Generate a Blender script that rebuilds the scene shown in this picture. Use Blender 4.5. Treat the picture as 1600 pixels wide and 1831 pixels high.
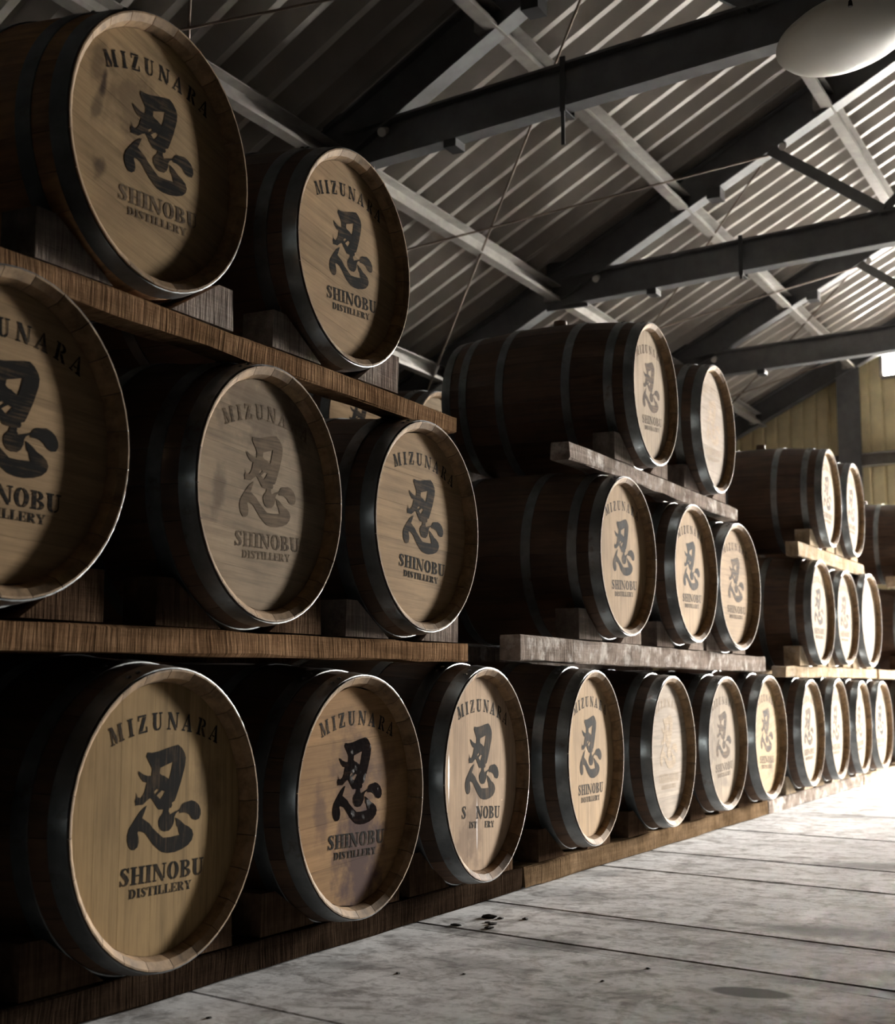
import bpy, bmesh, math, random
from mathutils import Vector, Matrix
from mathutils.geometry import tessellate_polygon
for o in list(bpy.data.objects): bpy.data.objects.remove(o)
S = bpy.context.scene
COL = S.collection
PI = math.pi
rnd = random.Random(7)

# ------------------------------------------------------------------ camera
cd = bpy.data.cameras.new('camera'); cam = bpy.data.objects.new('camera', cd); COL.objects.link(cam)
cd.sensor_fit = 'HORIZONTAL'; cd.sensor_width = 36.0; cd.lens = 2509.0 * 36.0 / 1600.0
cam.location = (1.745, 0.0, 0.616)
cam.rotation_euler = (PI/2 + 0.12322, 0.0, 0.48249)
cd.clip_start = 0.05; cd.clip_end = 200
cd.dof.use_dof = True; cd.dof.focus_distance = 3.6; cd.dof.aperture_fstop = 6.3
S.camera = cam

# ------------------------------------------------------------------ sky, daylight, exposure
W = bpy.data.worlds.new('overcast_sky'); S.world = W; W.use_nodes = True
bgn = W.node_tree.nodes['Background']
bgn.inputs[0].default_value = (1.0, 0.95, 0.88, 1); bgn.inputs[1].default_value = 130.0
S.view_settings.view_transform = 'Standard'
try: S.view_settings.look = 'None'
except Exception: pass
S.view_settings.exposure = 2.65; S.view_settings.gamma = 1.0
S.view_settings.use_curve_mapping = False

SK = -0.17            # the building stands slightly askew to the barrel rows
WALL_Y = 12.62        # end wall, measured at x = 0
XP, BAY_Y = 0.45, 18.6   # right of XP the hall runs on to a second end wall, with the doorway
DOOR = (3.0, 4.4, 0.0, 3.4)
XE = 2.36              # left edge of unseen wall sheets, added to block door light from near barrels
WIN = (-0.47, 0.35, 3.36, 3.56)
def portal(x0, x1, z0, z1):
    l = bpy.data.lights.new('daylight_portal', 'AREA'); l.shape = 'RECTANGLE'
    l.size = math.hypot(x1-x0, SK*(x1-x0)); l.size_y = z1-z0
    l.cycles.is_portal = True
    o = bpy.data.objects.new('daylight_portal', l); COL.objects.link(o)
    xm = (x0+x1)/2
    o.location = (xm, BAY_Y + SK*xm + 0.13, (z0+z1)/2)
    o.rotation_euler = (-PI/2, 0, math.atan(SK))
portal(*DOOR)

# ------------------------------------------------------------------ materials
def newmat(name):
    m = bpy.data.materials.new(name); m.use_nodes = True
    nt = m.node_tree; nt.nodes.clear()
    out = nt.nodes.new('ShaderNodeOutputMaterial'); b = nt.nodes.new('ShaderNodeBsdfPrincipled')
    nt.links.new(b.outputs[0], out.inputs[0])
    return m, nt, b
def N(nt, t, **kw):
    n = nt.nodes.new(t)
    for k, v in kw.items(): setattr(n, k, v)
    return n
def setin(n, **kw):
    for k, v in kw.items(): n.inputs[k].default_value = v
def ramp(nt, fac, stops):
    r = N(nt, 'ShaderNodeValToRGB'); cr = r.color_ramp
    while len(cr.elements) < len(stops): cr.elements.new(0.5)
    for e, (p, c) in zip(cr.elements, stops):
        e.position = p; e.color = (c[0], c[1], c[2], 1) if len(c) == 3 else c
    nt.links.new(fac, r.inputs[0]); return r.outputs[0]
def g(v): return (v, v, v)
def mul(c, k): return tuple(x*k for x in c)
def mix(nt, fac, a, b, mode='MIX'):
    m = N(nt, 'ShaderNodeMix', data_type='RGBA', blend_type=mode)
    for s, v in ((m.inputs[0], fac), (m.inputs[6], a), (m.inputs[7], b)):
        if hasattr(v, 'is_output'): nt.links.new(v, s)
        elif isinstance(v, (int, float)): s.default_value = v
        else: s.default_value = (v[0], v[1], v[2], 1)
    return m.outputs[2]
def math_(nt, op, a, b=0.0, clamp=False):
    m = N(nt, 'ShaderNodeMath', operation=op, use_clamp=clamp)
    for s, v in ((m.inputs[0], a), (m.inputs[1], b)):
        if hasattr(v, 'is_output'): nt.links.new(v, s)
        else: s.default_value = v
    return m.outputs[0]
def coords(nt, kind='Object', scale=(1,1,1), rot=(0,0,0), jitter=0.0, loc=(0,0,0)):
    tc = N(nt, 'ShaderNodeTexCoord'); v = tc.outputs[kind]
    if jitter:
        oi = N(nt, 'ShaderNodeObjectInfo')
        va = N(nt, 'ShaderNodeVectorMath', operation='SCALE'); va.inputs[0].default_value = (7.3, 5.1, 9.7)
        nt.links.new(oi.outputs['Random'], va.inputs['Scale'])
        vb = N(nt, 'ShaderNodeVectorMath', operation='ADD'); nt.links.new(v, vb.inputs[0]); nt.links.new(va.outputs[0], vb.inputs[1]); v = vb.outputs[0]
    mp = N(nt, 'ShaderNodeMapping'); nt.links.new(v, mp.inputs[0])
    mp.inputs['Location'].default_value = loc; mp.inputs['Rotation'].default_value = rot; mp.inputs['Scale'].default_value = scale
    return mp.outputs[0]
def noise(nt, vec, scale=5.0, detail=4.0, rough=0.55, dist=0.0):
    n = N(nt, 'ShaderNodeTexNoise'); nt.links.new(vec, n.inputs['Vector'])
    setin(n, Scale=scale, Detail=detail, Roughness=rough, Distortion=dist); return n.outputs[0]
def bump(nt, b, h, strength=0.3, dist=0.002):
    n = N(nt, 'ShaderNodeBump'); n.inputs['Strength'].default_value = strength; n.inputs['Distance'].default_value = dist
    nt.links.new(h, n.inputs['Height']); nt.links.new(n.outputs[0], b.inputs['Normal'])
def blob(nt, cy, cz, ry, rz, kind='Object', ax=(1, 2), edge=0.35, wob=0.5, wscale=9.0, seed=0.0):
    """0..1 mask of an irregular spot centred at (cy, cz) on the given axes"""
    v = coords(nt, kind)
    sp = N(nt, 'ShaderNodeSeparateXYZ'); nt.links.new(v, sp.inputs[0])
    a = math_(nt, 'DIVIDE', math_(nt, 'SUBTRACT', sp.outputs[ax[0]], cy), ry)
    c = math_(nt, 'DIVIDE', math_(nt, 'SUBTRACT', sp.outputs[ax[1]], cz), rz)
    d = math_(nt, 'SQRT', math_(nt, 'ADD', math_(nt, 'MULTIPLY', a, a), math_(nt, 'MULTIPLY', c, c)))
    nz = noise(nt, coords(nt, kind, loc=(seed, seed*1.7, 3+seed)), wscale, 3)
    d = math_(nt, 'ADD', d, math_(nt, 'MULTIPLY', math_(nt, 'SUBTRACT', nz, 0.5), wob*2))
    mr = N(nt, 'ShaderNodeMapRange', interpolation_type='SMOOTHSTEP')
    nt.links.new(d, mr.inputs[0]); setin(mr, **{'From Min': 1.0+edge, 'From Max': 1.0-edge, 'To Min': 0.0, 'To Max': 1.0})
    return mr.outputs[0]

def mat_head(name, base, var=0.35, blot=0.35, wet=(), dark=(), dcol=(0.03, 0.018, 0.012)):
    """sawn oak of the barrel heads: grain along local Y"""
    m, nt, b = newmat(name)
    v = coords(nt, 'Object', (1, 1, 1), jitter=1)
    vg = N(nt, 'ShaderNodeMapping'); nt.links.new(v, vg.inputs[0]); vg.inputs['Scale'].default_value = (10, 3.0, 75)
    gr = noise(nt, vg.outputs[0], 1.0, 5, 0.6, 0.4)
    vg2 = N(nt, 'ShaderNodeMapping'); nt.links.new(v, vg2.inputs[0]); vg2.inputs['Scale'].default_value = (10, 14, 420)
    gr2 = noise(nt, vg2.outputs[0], 1.0, 2, 0.5)
    c = ramp(nt, gr, [(0.25, mul(base, 1-var)), (0.5, base), (0.75, mul(base, 1+var*0.5))])
    c = mix(nt, 0.35, c, ramp(nt, gr2, [(0.35, g(0.62)), (0.62, g(1.0))]), 'MULTIPLY')
    bl = noise(nt, v, 5.5, 4, 0.6)
    c = mix(nt, blot, c, ramp(nt, bl, [(0.3, (0.45, 0.42, 0.40)), (0.62, (1.05, 1.03, 1.0))]), 'MULTIPLY')
    oi = N(nt, 'ShaderNodeObjectInfo')
    c = mix(nt, 1.0, c, ramp(nt, oi.outputs['Random'], [(0, g(0.84)), (1, g(1.06))]), 'MULTIPLY')
    rgh = None
    for (cy, cz, ry, rz, amt, sd) in dark:
        k = math_(nt, 'MULTIPLY', blob(nt, cy, cz, ry, rz, seed=sd, wob=1.3, wscale=26, edge=0.6), amt)
        c = mix(nt, k, c, dcol)
    rv = 0.85
    for (cy, cz, ry, rz, amt, sd) in wet:
        k = math_(nt, 'MULTIPLY', blob(nt, cy, cz, ry, rz, seed=sd, wscale=16, wob=0.6), amt)
        c = mix(nt, k, c, mix(nt, 0.75, c, (0.10, 0.045, 0.035)))
        rgh = k if rgh is None else math_(nt, 'MAXIMUM', rgh, k)
    nt.links.new(c, b.inputs['Base Color'])
    if rgh is None: b.inputs['Roughness'].default_value = rv
    else: nt.links.new(math_(nt, 'SUBTRACT', rv, math_(nt, 'MULTIPLY', rgh, 0.45)), b.inputs['Roughness'])
    b.inputs['Specular IOR Level'].default_value = 0.06
    if rgh is not None: nt.links.new(math_(nt, 'ADD', 0.05, math_(nt, 'MULTIPLY', rgh, 0.16)), b.inputs['Specular IOR Level'])
    bump(nt, b, gr2, 0.25, 0.0006)
    return m

def mat_stave(name, base):
    m, nt, b = newmat(name)
    v = coords(nt, 'Object', (1, 1, 1), jitter=1)
    vg = N(nt, 'ShaderNodeMapping'); nt.links.new(v, vg.inputs[0]); vg.inputs['Scale'].default_value = (3.5, 60, 60)
    gr = noise(nt, vg.outputs[0], 1.0, 5, 0.6, 0.3)
    c = ramp(nt, gr, [(0.25, mul(base, 0.5)), (0.55, base), (0.8, mul(base, 1.35))])
    bl = noise(nt, v, 6.0, 4, 0.6)
    c = mix(nt, 0.6, c, ramp(nt, bl, [(0.3, g(0.4)), (0.6, g(1.1))]), 'MULTIPLY')
    oi = N(nt, 'ShaderNodeObjectInfo')
    c = mix(nt, 1.0, c, ramp(nt, oi.outputs['Random'], [(0, g(0.65)), (1, g(1.15))]), 'MULTIPLY')
    nt.links.new(c, b.inputs['Base Color']); b.inputs['Roughness'].default_value = 0.6
    bump(nt, b, gr, 0.25, 0.001)
    return m
def mat_chime(name, base, wet=False):
    m, nt, b = newmat(name)
    v = coords(nt, 'Object', (1, 1, 1), jitter=1)
    n1 = noise(nt, v, 30, 5, 0.65)
    c = ramp(nt, n1, [(0.3, mul(base, 0.45)), (0.6, base), (0.8, mul(base, 1.25))])
    oi = N(nt, 'ShaderNodeObjectInfo')
    c = mix(nt, 1.0, c, ramp(nt, oi.outputs['Random'], [(0, g(0.75)), (1, g(1.1))]), 'MULTIPLY')
    nt.links.new(c, b.inputs['Base Color']); b.inputs['Roughness'].default_value = 0.25 if wet else 0.7; b.inputs['Specular IOR Level'].default_value = 0.5 if wet else 0.12
    bump(nt, b, n1, 0.3, 0.001)
    return m
def mat_ink(name, ink=(0.010, 0.009, 0.008), wood=(0.17, 0.11, 0.06), cover=0.9, rough=0.85, ang=0.0, wetbump=False):
    m, nt, b = newmat(name)
    v = coords(nt, 'Object', (1, 1, 1), jitter=1)
    vr = N(nt, 'ShaderNodeMapping'); nt.links.new(v, vr.inputs[0]); vr.inputs['Rotation'].default_value = (ang, 0, 0)
    vg = N(nt, 'ShaderNodeMapping'); nt.links.new(vr.outputs[0], vg.inputs[0]); vg.inputs['Scale'].default_value = (4, 9, 190)
    gr = noise(nt, vg.outputs[0], 1.0, 4, 0.6)
    n2 = noise(nt, v, 14, 4, 0.6)
    k = math_(nt, 'ADD', math_(nt, 'MULTIPLY', gr, 0.7), math_(nt, 'MULTIPLY', n2, 0.5))
    t = 0.35 + 0.55*cover
    c = ramp(nt, k, [(max(0, t-0.22), ink), (min(1, t+0.16), wood)])
    nt.links.new(c, b.inputs['Base Color']); b.inputs['Roughness'].default_value = rough; b.inputs['Specular IOR Level'].default_value = 0.05 if wetbump else 0.03
    if wetbump:
        nt.links.new(ramp(nt, noise(nt, v, 38, 3, 0.5), [(0.60, g(0.0)), (0.68, g(0.07))]), b.inputs['Specular IOR Level'])
        bump(nt, b, noise(nt, v, 70, 2, 0.5), 0.35, 0.003)
    return m
def mat_hoop(name):
    m, nt, b = newmat(name)
    v = coords(nt, 'Object', jitter=1)
    n1 = noise(nt, v, 9, 5, 0.6); n2 = noise(nt, v, 40, 4, 0.6)
    c = ramp(nt, n1, [(0.3, (0.11, 0.12, 0.125)), (0.6, (0.21, 0.225, 0.23)), (0.78, (0.32, 0.335, 0.34))])
    rust = ramp(nt, noise(nt, v, 16, 5, 0.7), [(0.58, g(0)), (0.72, g(0.7))])
    c = mix(nt, rust, c, (0.09, 0.05, 0.03))
    nt.links.new(c, b.inputs['Base Color']); b.inputs['Metallic'].default_value = 0.75
    nt.links.new(ramp(nt, n2, [(0.3, g(0.28)), (0.7, g(0.48))]), b.inputs['Roughness'])
    bump(nt, b, n2, 0.12, 0.001)
    return m
def mat_beam(name, c0, c1, c2, white=0.0):
    """rough sawn timber lying along Y, saw marks across"""
    m, nt, b = newmat(name)
    v = coords(nt, 'Object', jitter=1)
    vg = N(nt, 'ShaderNodeMapping'); nt.links.new(v, vg.inputs[0]); vg.inputs['Scale'].default_value = (18, 120, 8)
    saw = noise(nt, vg.outputs[0], 1.0, 3, 0.6, 0.2)
    vl = N(nt, 'ShaderNodeMapping'); nt.links.new(v, vl.inputs[0]); vl.inputs['Scale'].default_value = (40, 2.5, 40)
    gr = noise(nt, vl.outputs[0], 1.0, 5, 0.6, 0.3)
    bl = noise(nt, v, 7, 5, 0.65)
    c = ramp(nt, bl, [(0.3, c0), (0.52, c1), (0.75, c2)])
    c = mix(nt, 0.7, c, ramp(nt, saw, [(0.32, g(0.35)), (0.6, g(1.1))]), 'MULTIPLY')
    c = mix(nt, 0.45, c, ramp(nt, gr, [(0.3, g(0.4)), (0.6, g(1.1))]), 'MULTIPLY')
    if white:
        w = ramp(nt, noise(nt, v, 11, 5, 0.7), [(0.5, g(0)), (0.66, g(white))])
        c = mix(nt, w, c, (0.62, 0.58, 0.54))
    nt.links.new(c, b.inputs['Base Color']); b.inputs['Roughness'].default_value = 1.0; b.inputs['Specular IOR Level'].default_value = 0.0
    bump(nt, b, math_(nt, 'ADD', saw, gr), 0.8, 0.004)
    return m
def mat_plain(name, col, rough=0.6, metal=0.0, var=0.25, scale=12, spec=None):
    m, nt, b = newmat(name)
    v = coords(nt, 'Object', jitter=1); n1 = noise(nt, v, scale, 5, 0.6)
    c = ramp(nt, n1, [(0.3, mul(col, 1-var)), (0.7, mul(col, 1+var*0.4))])
    nt.links.new(c, b.inputs['Base Color']); b.inputs['Roughness'].default_value = rough; b.inputs['Metallic'].default_value = metal
    return m

TAN = (0.40, 0.275, 0.155)
MH = {
 'tan':   mat_head('oak_head_tan', (0.42, 0.29, 0.165)),
 'yellow':mat_head('oak_head_yellow', (0.40, 0.275, 0.135), dark=[(0.05, -0.15, 0.05, 0.04, 0.35, 1)]),
 'grey':  mat_head('oak_head_grey', (0.33, 0.255, 0.175), blot=0.6, dark=[(-0.17, -0.02, 0.02, 0.05, 0.5, 2), (0.0, 0.2, 0.2, 0.07, 0.45, 5)]),
 'pale':  mat_head('oak_head_pale', (0.39, 0.30, 0.20)),
 'brown': mat_head('oak_head_brown', (0.36, 0.235, 0.13)),
 'stain': mat_head('oak_head_spotted', (0.40, 0.28, 0.155), blot=0.55, dark=[(-0.10, 0.06, 0.06, 0.07, 0.45, 3), (-0.175, 0.055, 0.008, 0.022, 0.9, 4), (-0.18, -0.005, 0.012, 0.03, 0.6, 5), (-0.14, -0.115, 0.02, 0.02, 0.7, 6), (-0.2, 0.09, 0.02, 0.05, 0.5, 8)]),
 'wet_red': mat_head('oak_head_leaking', (0.36, 0.215, 0.10), dark=[(0.02, -0.15, 0.085, 0.14, 0.95, 1), (0.0, 0.03, 0.08, 0.12, 0.6, 2), (-0.14, -0.03, 0.025, 0.06, 0.6, 3), (0.13, 0.05, 0.07, 0.05, 0.4, 7)], dcol=(0.075, 0.040, 0.036)),
 'wet_pale': mat_head('oak_head_dripping', (0.46, 0.33, 0.22), wet=[(0.0, 0.195, 0.06, 0.005, 0.9, 4), (-0.13, 0.02, 0.07, 0.004, 0.7, 5)], dark=[(-0.14, 0.03, 0.12, 0.035, 0.5, 5), (-0.17, 0.10, 0.06, 0.05, 0.55, 6)], dcol=(0.12, 0.075, 0.05)),
 'worn':  mat_head('oak_head_washed', (0.37, 0.305, 0.24), blot=0.5),
}
M_STAVE = mat_stave('stained_stave', (0.095, 0.049, 0.025))
M_STAVE_O = mat_stave('oak_stave_orange_lit', (0.50, 0.26, 0.11))  # orange tone raised to stand in for light on the barrel's side
M_CHIME = mat_chime('chime_wood', (0.37, 0.25, 0.145))
M_CHIME_W = mat_chime('chime_wood_wet', (0.22, 0.13, 0.07), True)
M_HOOP = mat_hoop('galvanised_hoop')
INK = {
 'ink':  mat_ink('stencil_ink', cover=0.84),
 'inkv': mat_ink('stencil_ink_upright', cover=0.84, ang=PI/2),
 'mid':  mat_ink('stencil_ink_thin', ink=(0.022, 0.016, 0.012), cover=0.62),
 'fade': mat_ink('stencil_ink_faded', ink=(0.06, 0.044, 0.030), wood=(0.20, 0.145, 0.095), cover=0.55),
 'wash': mat_ink('stencil_ink_washed', ink=(0.20, 0.15, 0.10), wood=(0.42, 0.33, 0.24), cover=0.4),
 'wet':  mat_ink('burnt_mark_wet', ink=(0.012, 0.010, 0.010), wood=(0.05, 0.03, 0.022), cover=0.9, rough=0.26, wetbump=True),
}
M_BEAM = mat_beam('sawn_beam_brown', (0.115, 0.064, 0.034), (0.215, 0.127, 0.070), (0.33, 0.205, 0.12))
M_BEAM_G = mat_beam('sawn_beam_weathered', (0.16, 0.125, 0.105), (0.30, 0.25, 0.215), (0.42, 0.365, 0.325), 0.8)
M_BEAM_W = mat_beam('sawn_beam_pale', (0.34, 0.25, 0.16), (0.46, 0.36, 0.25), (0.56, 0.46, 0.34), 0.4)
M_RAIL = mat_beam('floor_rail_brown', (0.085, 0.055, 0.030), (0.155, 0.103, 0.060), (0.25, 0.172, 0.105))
M_RAIL_D = mat_beam('floor_rail_shaded', (0.014, 0.009, 0.006), (0.028, 0.018, 0.012), (0.045, 0.030, 0.020))  # near rail toned dark in place of shade at lower left
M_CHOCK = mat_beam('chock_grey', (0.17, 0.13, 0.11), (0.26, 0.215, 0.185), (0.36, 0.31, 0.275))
M_CHOCK_B = mat_beam('chock_brown_shaded', (0.05, 0.03, 0.02), (0.09, 0.056, 0.035), (0.13, 0.085, 0.055))  # darker copy of the chock wood, standing in for shade low and near
M_STEEL = mat_plain('grey_painted_steel', (0.10, 0.10, 0.104), 0.55, 0.0)
M_PURLIN = mat_plain('purlin_galvanised', (0.32, 0.30, 0.275), 0.5, 0.2)
M_DARK = mat_plain('black_steel', (0.03, 0.03, 0.032), 0.5, 0.3)
M_ROD = mat_plain('rusty_rod', (0.16, 0.12, 0.09), 0.55, 0.5)
M_SHEET = mat_plain('roof_sheet_paint', (0.44, 0.41, 0.375), 0.45, 0.1, 0.2, 3)
M_WALLP = mat_plain('yellow_wall_sheet', (0.80, 0.69, 0.42), 0.6, 0.0, 0.18, 5)
M_WALLD = mat_plain('dull_wall_sheet', (0.035, 0.033, 0.03), 0.7, 0.0, 0.2, 3)
M_WHITE = mat_plain('white_ceramic', (0.75, 0.74, 0.70), 0.35, 0.0, 0.1)
M_LAMP = mat_plain('opal_lamp', (0.82, 0.82, 0.76), 0.45, 0.0, 0.06, 6)
M_CORD = mat_plain('dark_cord', (0.02, 0.018, 0.016), 0.8)
M_GROUND = mat_plain('yard_concrete', (0.45, 0.45, 0.44), 0.9, 0.0, 0.15, 0.6)
M_CLOD = mat_plain('dark_dirt', (0.018, 0.014, 0.011), 0.9)
def mat_glass():
    m = bpy.data.materials.new('window_glass'); m.use_nodes = True; nt = m.node_tree; nt.nodes.clear()
    o = N(nt, 'ShaderNodeOutputMaterial'); t = N(nt, 'ShaderNodeBsdfTransparent'); gl = N(nt, 'ShaderNodeBsdfGlossy'); gl.inputs['Roughness'].default_value = 0.02
    x = N(nt, 'ShaderNodeMixShader'); x.inputs[0].default_value = 0.08
    nt.links.new(t.outputs[0], x.inputs[1]); nt.links.new(gl.outputs[0], x.inputs[2]); nt.links.new(x.outputs[0], o.inputs[0])
    return m
M_GLASS = mat_glass()
def mat_floor(name):
    m, nt, b = newmat(name)
    v = coords(nt, 'Object')
    n1 = noise(nt, v, 2.2, 8, 0.65); n2 = noise(nt, v, 9, 8, 0.7, 0.6); n3 = noise(nt, v, 70, 4, 0.6)
    vs = N(nt, 'ShaderNodeMapping'); nt.links.new(v, vs.inputs[0]); vs.inputs['Rotation'].default_value = (0, 0, 0.6); vs.inputs['Scale'].default_value = (1.2, 14, 1)
    n4 = noise(nt, vs.outputs[0], 1.0, 6, 0.65, 0.5)
    c = ramp(nt, n1, [(0.3, (0.51, 0.51, 0.515)), (0.55, (0.655, 0.66, 0.67)), (0.75, (0.76, 0.765, 0.775))])
    c = mix(nt, 0.75, c, ramp(nt, n2, [(0.38, (0.36, 0.335, 0.32)), (0.52, g(1.1))]), 'MULTIPLY')
    c = mix(nt, 0.5, c, ramp(nt, n4, [(0.35, g(0.62)), (0.52, g(1.08))]), 'MULTIPLY')
    c = mix(nt, 0.3, c, ramp(nt, n3, [(0.35, g(0.6)), (0.55, g(1.0))]), 'MULTIPLY')
    n5 = noise(nt, v, 24, 6, 0.7, 0.4)
    c = mix(nt, 0.6, c, ramp(nt, n5, [(0.38, g(0.42)), (0.50, g(1.08))]), 'MULTIPLY')
    # dirt gathered along the joints
    sp = N(nt, 'ShaderNodeSeparateXYZ'); nt.links.new(v, sp.inputs[0])
    tj = math_(nt, 'SUBTRACT', sp.outputs[1], math_(nt, 'MULTIPLY', sp.outputs[0], -0.225))
    tj = math_(nt, 'ADD', tj, math_(nt, 'MULTIPLY', math_(nt, 'SUBTRACT', n1, 0.5), 0.05))
    for j, w in ((3.265, 0.055), (3.695, 0.045), (4.615, 0.03), (5.11, 0.035), (6.02, 0.03), (7.03, 0.03), (8.05, 0.03)):
        d = math_(nt, 'DIVIDE', math_(nt, 'ABSOLUTE', math_(nt, 'SUBTRACT', tj, j)), w)
        k = math_(nt, 'MULTIPLY', math_(nt, 'SUBTRACT', 1.0, d, True), ramp(nt, n2, [(0.3, g(0.9)), (0.65, g(0.25))]))
        c = mix(nt, k, c, (0.07, 0.064, 0.06))
    # soot and oil spots
    for (x, y, rx, ry, a, sd) in [(0.925, 2.885, 0.085, 0.045, 0.95, 1), (0.91, 3.69, 0.15, 0.09, 0.75, 2), (0.76, 5.06, 0.2, 0.10, 0.7, 3), (0.10, 3.30, 0.05, 0.05, 0.5, 4),
                              (0.33, 3.18, 0.10, 0.10, 0.5, 6), (0.30, 2.9, 0.12, 0.08, 0.35, 7), (0.05, 2.75, 0.06, 0.05, 0.5, 8), (-0.02, 4.45, 0.12, 0.08, 0.45, 9), (1.22, 3.05, 0.2, 0.08, 0.6, 10), (0.3, 6.9, 0.2, 0.1, 0.5, 11), (0.10, 3.95, 0.12, 0.10, 0.35, 12)]:
        k = math_(nt, 'MULTIPLY', blob(nt, x, y, rx, ry, 'Object', (0, 1), edge=0.6 if a < 0.9 else 0.15, wob=0.7 if a < 0.9 else 0.12, wscale=10, seed=sd), a)
        c = mix(nt, k, c, (0.022, 0.019, 0.017))
    nt.links.new(c, b.inputs['Base Color'])
    nt.links.new(ramp(nt, n2, [(0.3, g(0.55)), (0.7, g(0.8))]), b.inputs['Roughness']); b.inputs['Specular IOR Level'].default_value = 0.3
    bump(nt, b, math_(nt, 'ADD', n2, math_(nt, 'MULTIPLY', n3, 0.4)), 0.25, 0.004)
    return m
M_FLOOR = mat_floor('stained_concrete')
M_GROOVE = mat_plain('groove_dirt', (0.05, 0.046, 0.042), 0.9)

# ------------------------------------------------------------------ mesh helpers
def mesh_from(verts, faces, name, mats=(), midx=None, sharp=None, smooth=None):
    me = bpy.data.meshes.new(name); me.from_pydata([tuple(v) for v in verts], [], faces); me.update()
    for m in mats: me.materials.append(m)
    if midx: me.polygons.foreach_set('material_index', midx)
    if sharp is not None:
        me.polygons.foreach_set('use_smooth', [True]*len(me.polygons)); me.set_sharp_from_angle(angle=sharp)
    return me
def fix_normals(me):
    bm = bmesh.new(); bm.from_mesh(me); bmesh.ops.recalc_face_normals(bm, faces=bm.faces); bm.to_mesh(me); bm.free(); return me
def obj(name, me, parent=None, loc=(0,0,0), rot=(0,0,0), mat=None):
    o = bpy.data.objects.new(name, me); COL.objects.link(o)
    o.location = loc; o.rotation_euler = rot
    if parent: o.parent = parent
    if mat is not None and me is not None:
        if not me.materials: me.materials.append(mat)
        else:
            o.material_slots[0].link = 'OBJECT'; o.material_slots[0].material = mat
    return o
def thing(name, label, cat, loc=(0,0,0), rot=(0,0,0), group=None):
    o = bpy.data.objects.new(name, None); COL.objects.link(o); o.empty_display_size = 0.1
    o.location = loc; o.rotation_euler = rot; tag(o, label, cat, group); return o
def tag(o, label, cat, group=None):
    o['label'] = label; o['category'] = cat
    if group: o['group'] = group
    return o
def struct(o): o['kind'] = 'structure'; return o
class MB:
    def __init__(s): s.v = []; s.f = []
    def box(s, x0, x1, y0, y1, z0, z1):
        b = len(s.v); s.v += [(x, y, z) for x in (x0, x1) for y in (y0, y1) for z in (z0, z1)]
        s.f += [tuple(b+i for i in q) for q in ((0,1,3,2),(4,6,7,5),(0,4,5,1),(2,3,7,6),(0,2,6,4),(1,5,7,3))]; return s
    def bar(s, p0, p1, w, h, up=(0,0,1), cu=0.0):
        """box bar from p0 to p1, w across, h along up; cu shifts it along up"""
        p0 = Vector(p0); p1 = Vector(p1); d = (p1-p0).normalized(); side = d.cross(Vector(up)).normalized(); u = side.cross(d)
        b = len(s.v)
        for p in (p0, p1):
            for a, c in ((-1,-1),(1,-1),(1,1),(-1,1)): s.v.append(tuple(p + side*a*w/2 + u*(c*h/2+cu)))
        s.f += [tuple(b+i for i in q) for q in ((0,1,2,3),(7,6,5,4),(0,4,5,1),(1,5,6,2),(2,6,7,3),(3,7,4,0))]; return s
    def ibeam(s, p0, p1, depth, width, tf=0.012, tw=0.01, up=(0,0,1)):
        s.bar(p0, p1, width, tf, up, depth/2-tf/2); s.bar(p0, p1, width, tf, up, -depth/2+tf/2); s.bar(p0, p1, tw, depth-2*tf, up); return s
    def cyl(s, p0, p1, r0, r1=None, n=10):
        r1 = r0 if r1 is None else r1
        p0 = Vector(p0); p1 = Vector(p1); d = (p1-p0).normalized(); a = d.orthogonal().normalized(); c = d.cross(a); b = len(s.v)
        for p, r in ((p0, r0), (p1, r1)):
            for i in range(n):
                t = 2*PI*i/n; s.v.append(tuple(p + (a*math.cos(t)+c*math.sin(t))*r))
        for i in range(n): s.f.append((b+i, b+(i+1)%n, b+n+(i+1)%n, b+n+i))
        s.f.append(tuple(b+i for i in reversed(range(n)))); s.f.append(tuple(b+n+i for i in range(n))); return s
    def prism(s, poly, x0, x1):
        """polygon in (y, z) extruded along x"""
        b = len(s.v); n = len(poly)
        for x in (x0, x1): s.v += [(x, y, z) for y, z in poly]
        s.f.append(tuple(b+i for i in range(n))); s.f.append(tuple(b+n+i for i in reversed(range(n))))
        for i in range(n): s.f.append((b+i, b+n+i, b+n+(i+1)%n, b+(i+1)%n))
        return s
    def mesh(s, name, mats=(), sharp=None):
        return fix_normals(mesh_from(s.v, s.f, name, mats, sharp=sharp))
    def build(s, name, mat, parent=None, loc=(0,0,0), rot=(0,0,0), sharp=None):
        return obj(name, s.mesh(name, (mat,), sharp), parent, loc, rot)

# ------------------------------------------------------------------ the building
XL, XR, RIDGE = -3.4, 8.6, 2.6
YN = -9.0
XA = 4.9               # unseen dark partition right of the aisle, added to cut bounced light
def zroof(x):            # centre line of the purlins
    x = x if x <= RIDGE else 2*RIDGE - x
    return 4.816 + 0.45*(x - 1.745)
def wy(x, Y=WALL_Y): return Y + SK*x

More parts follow.
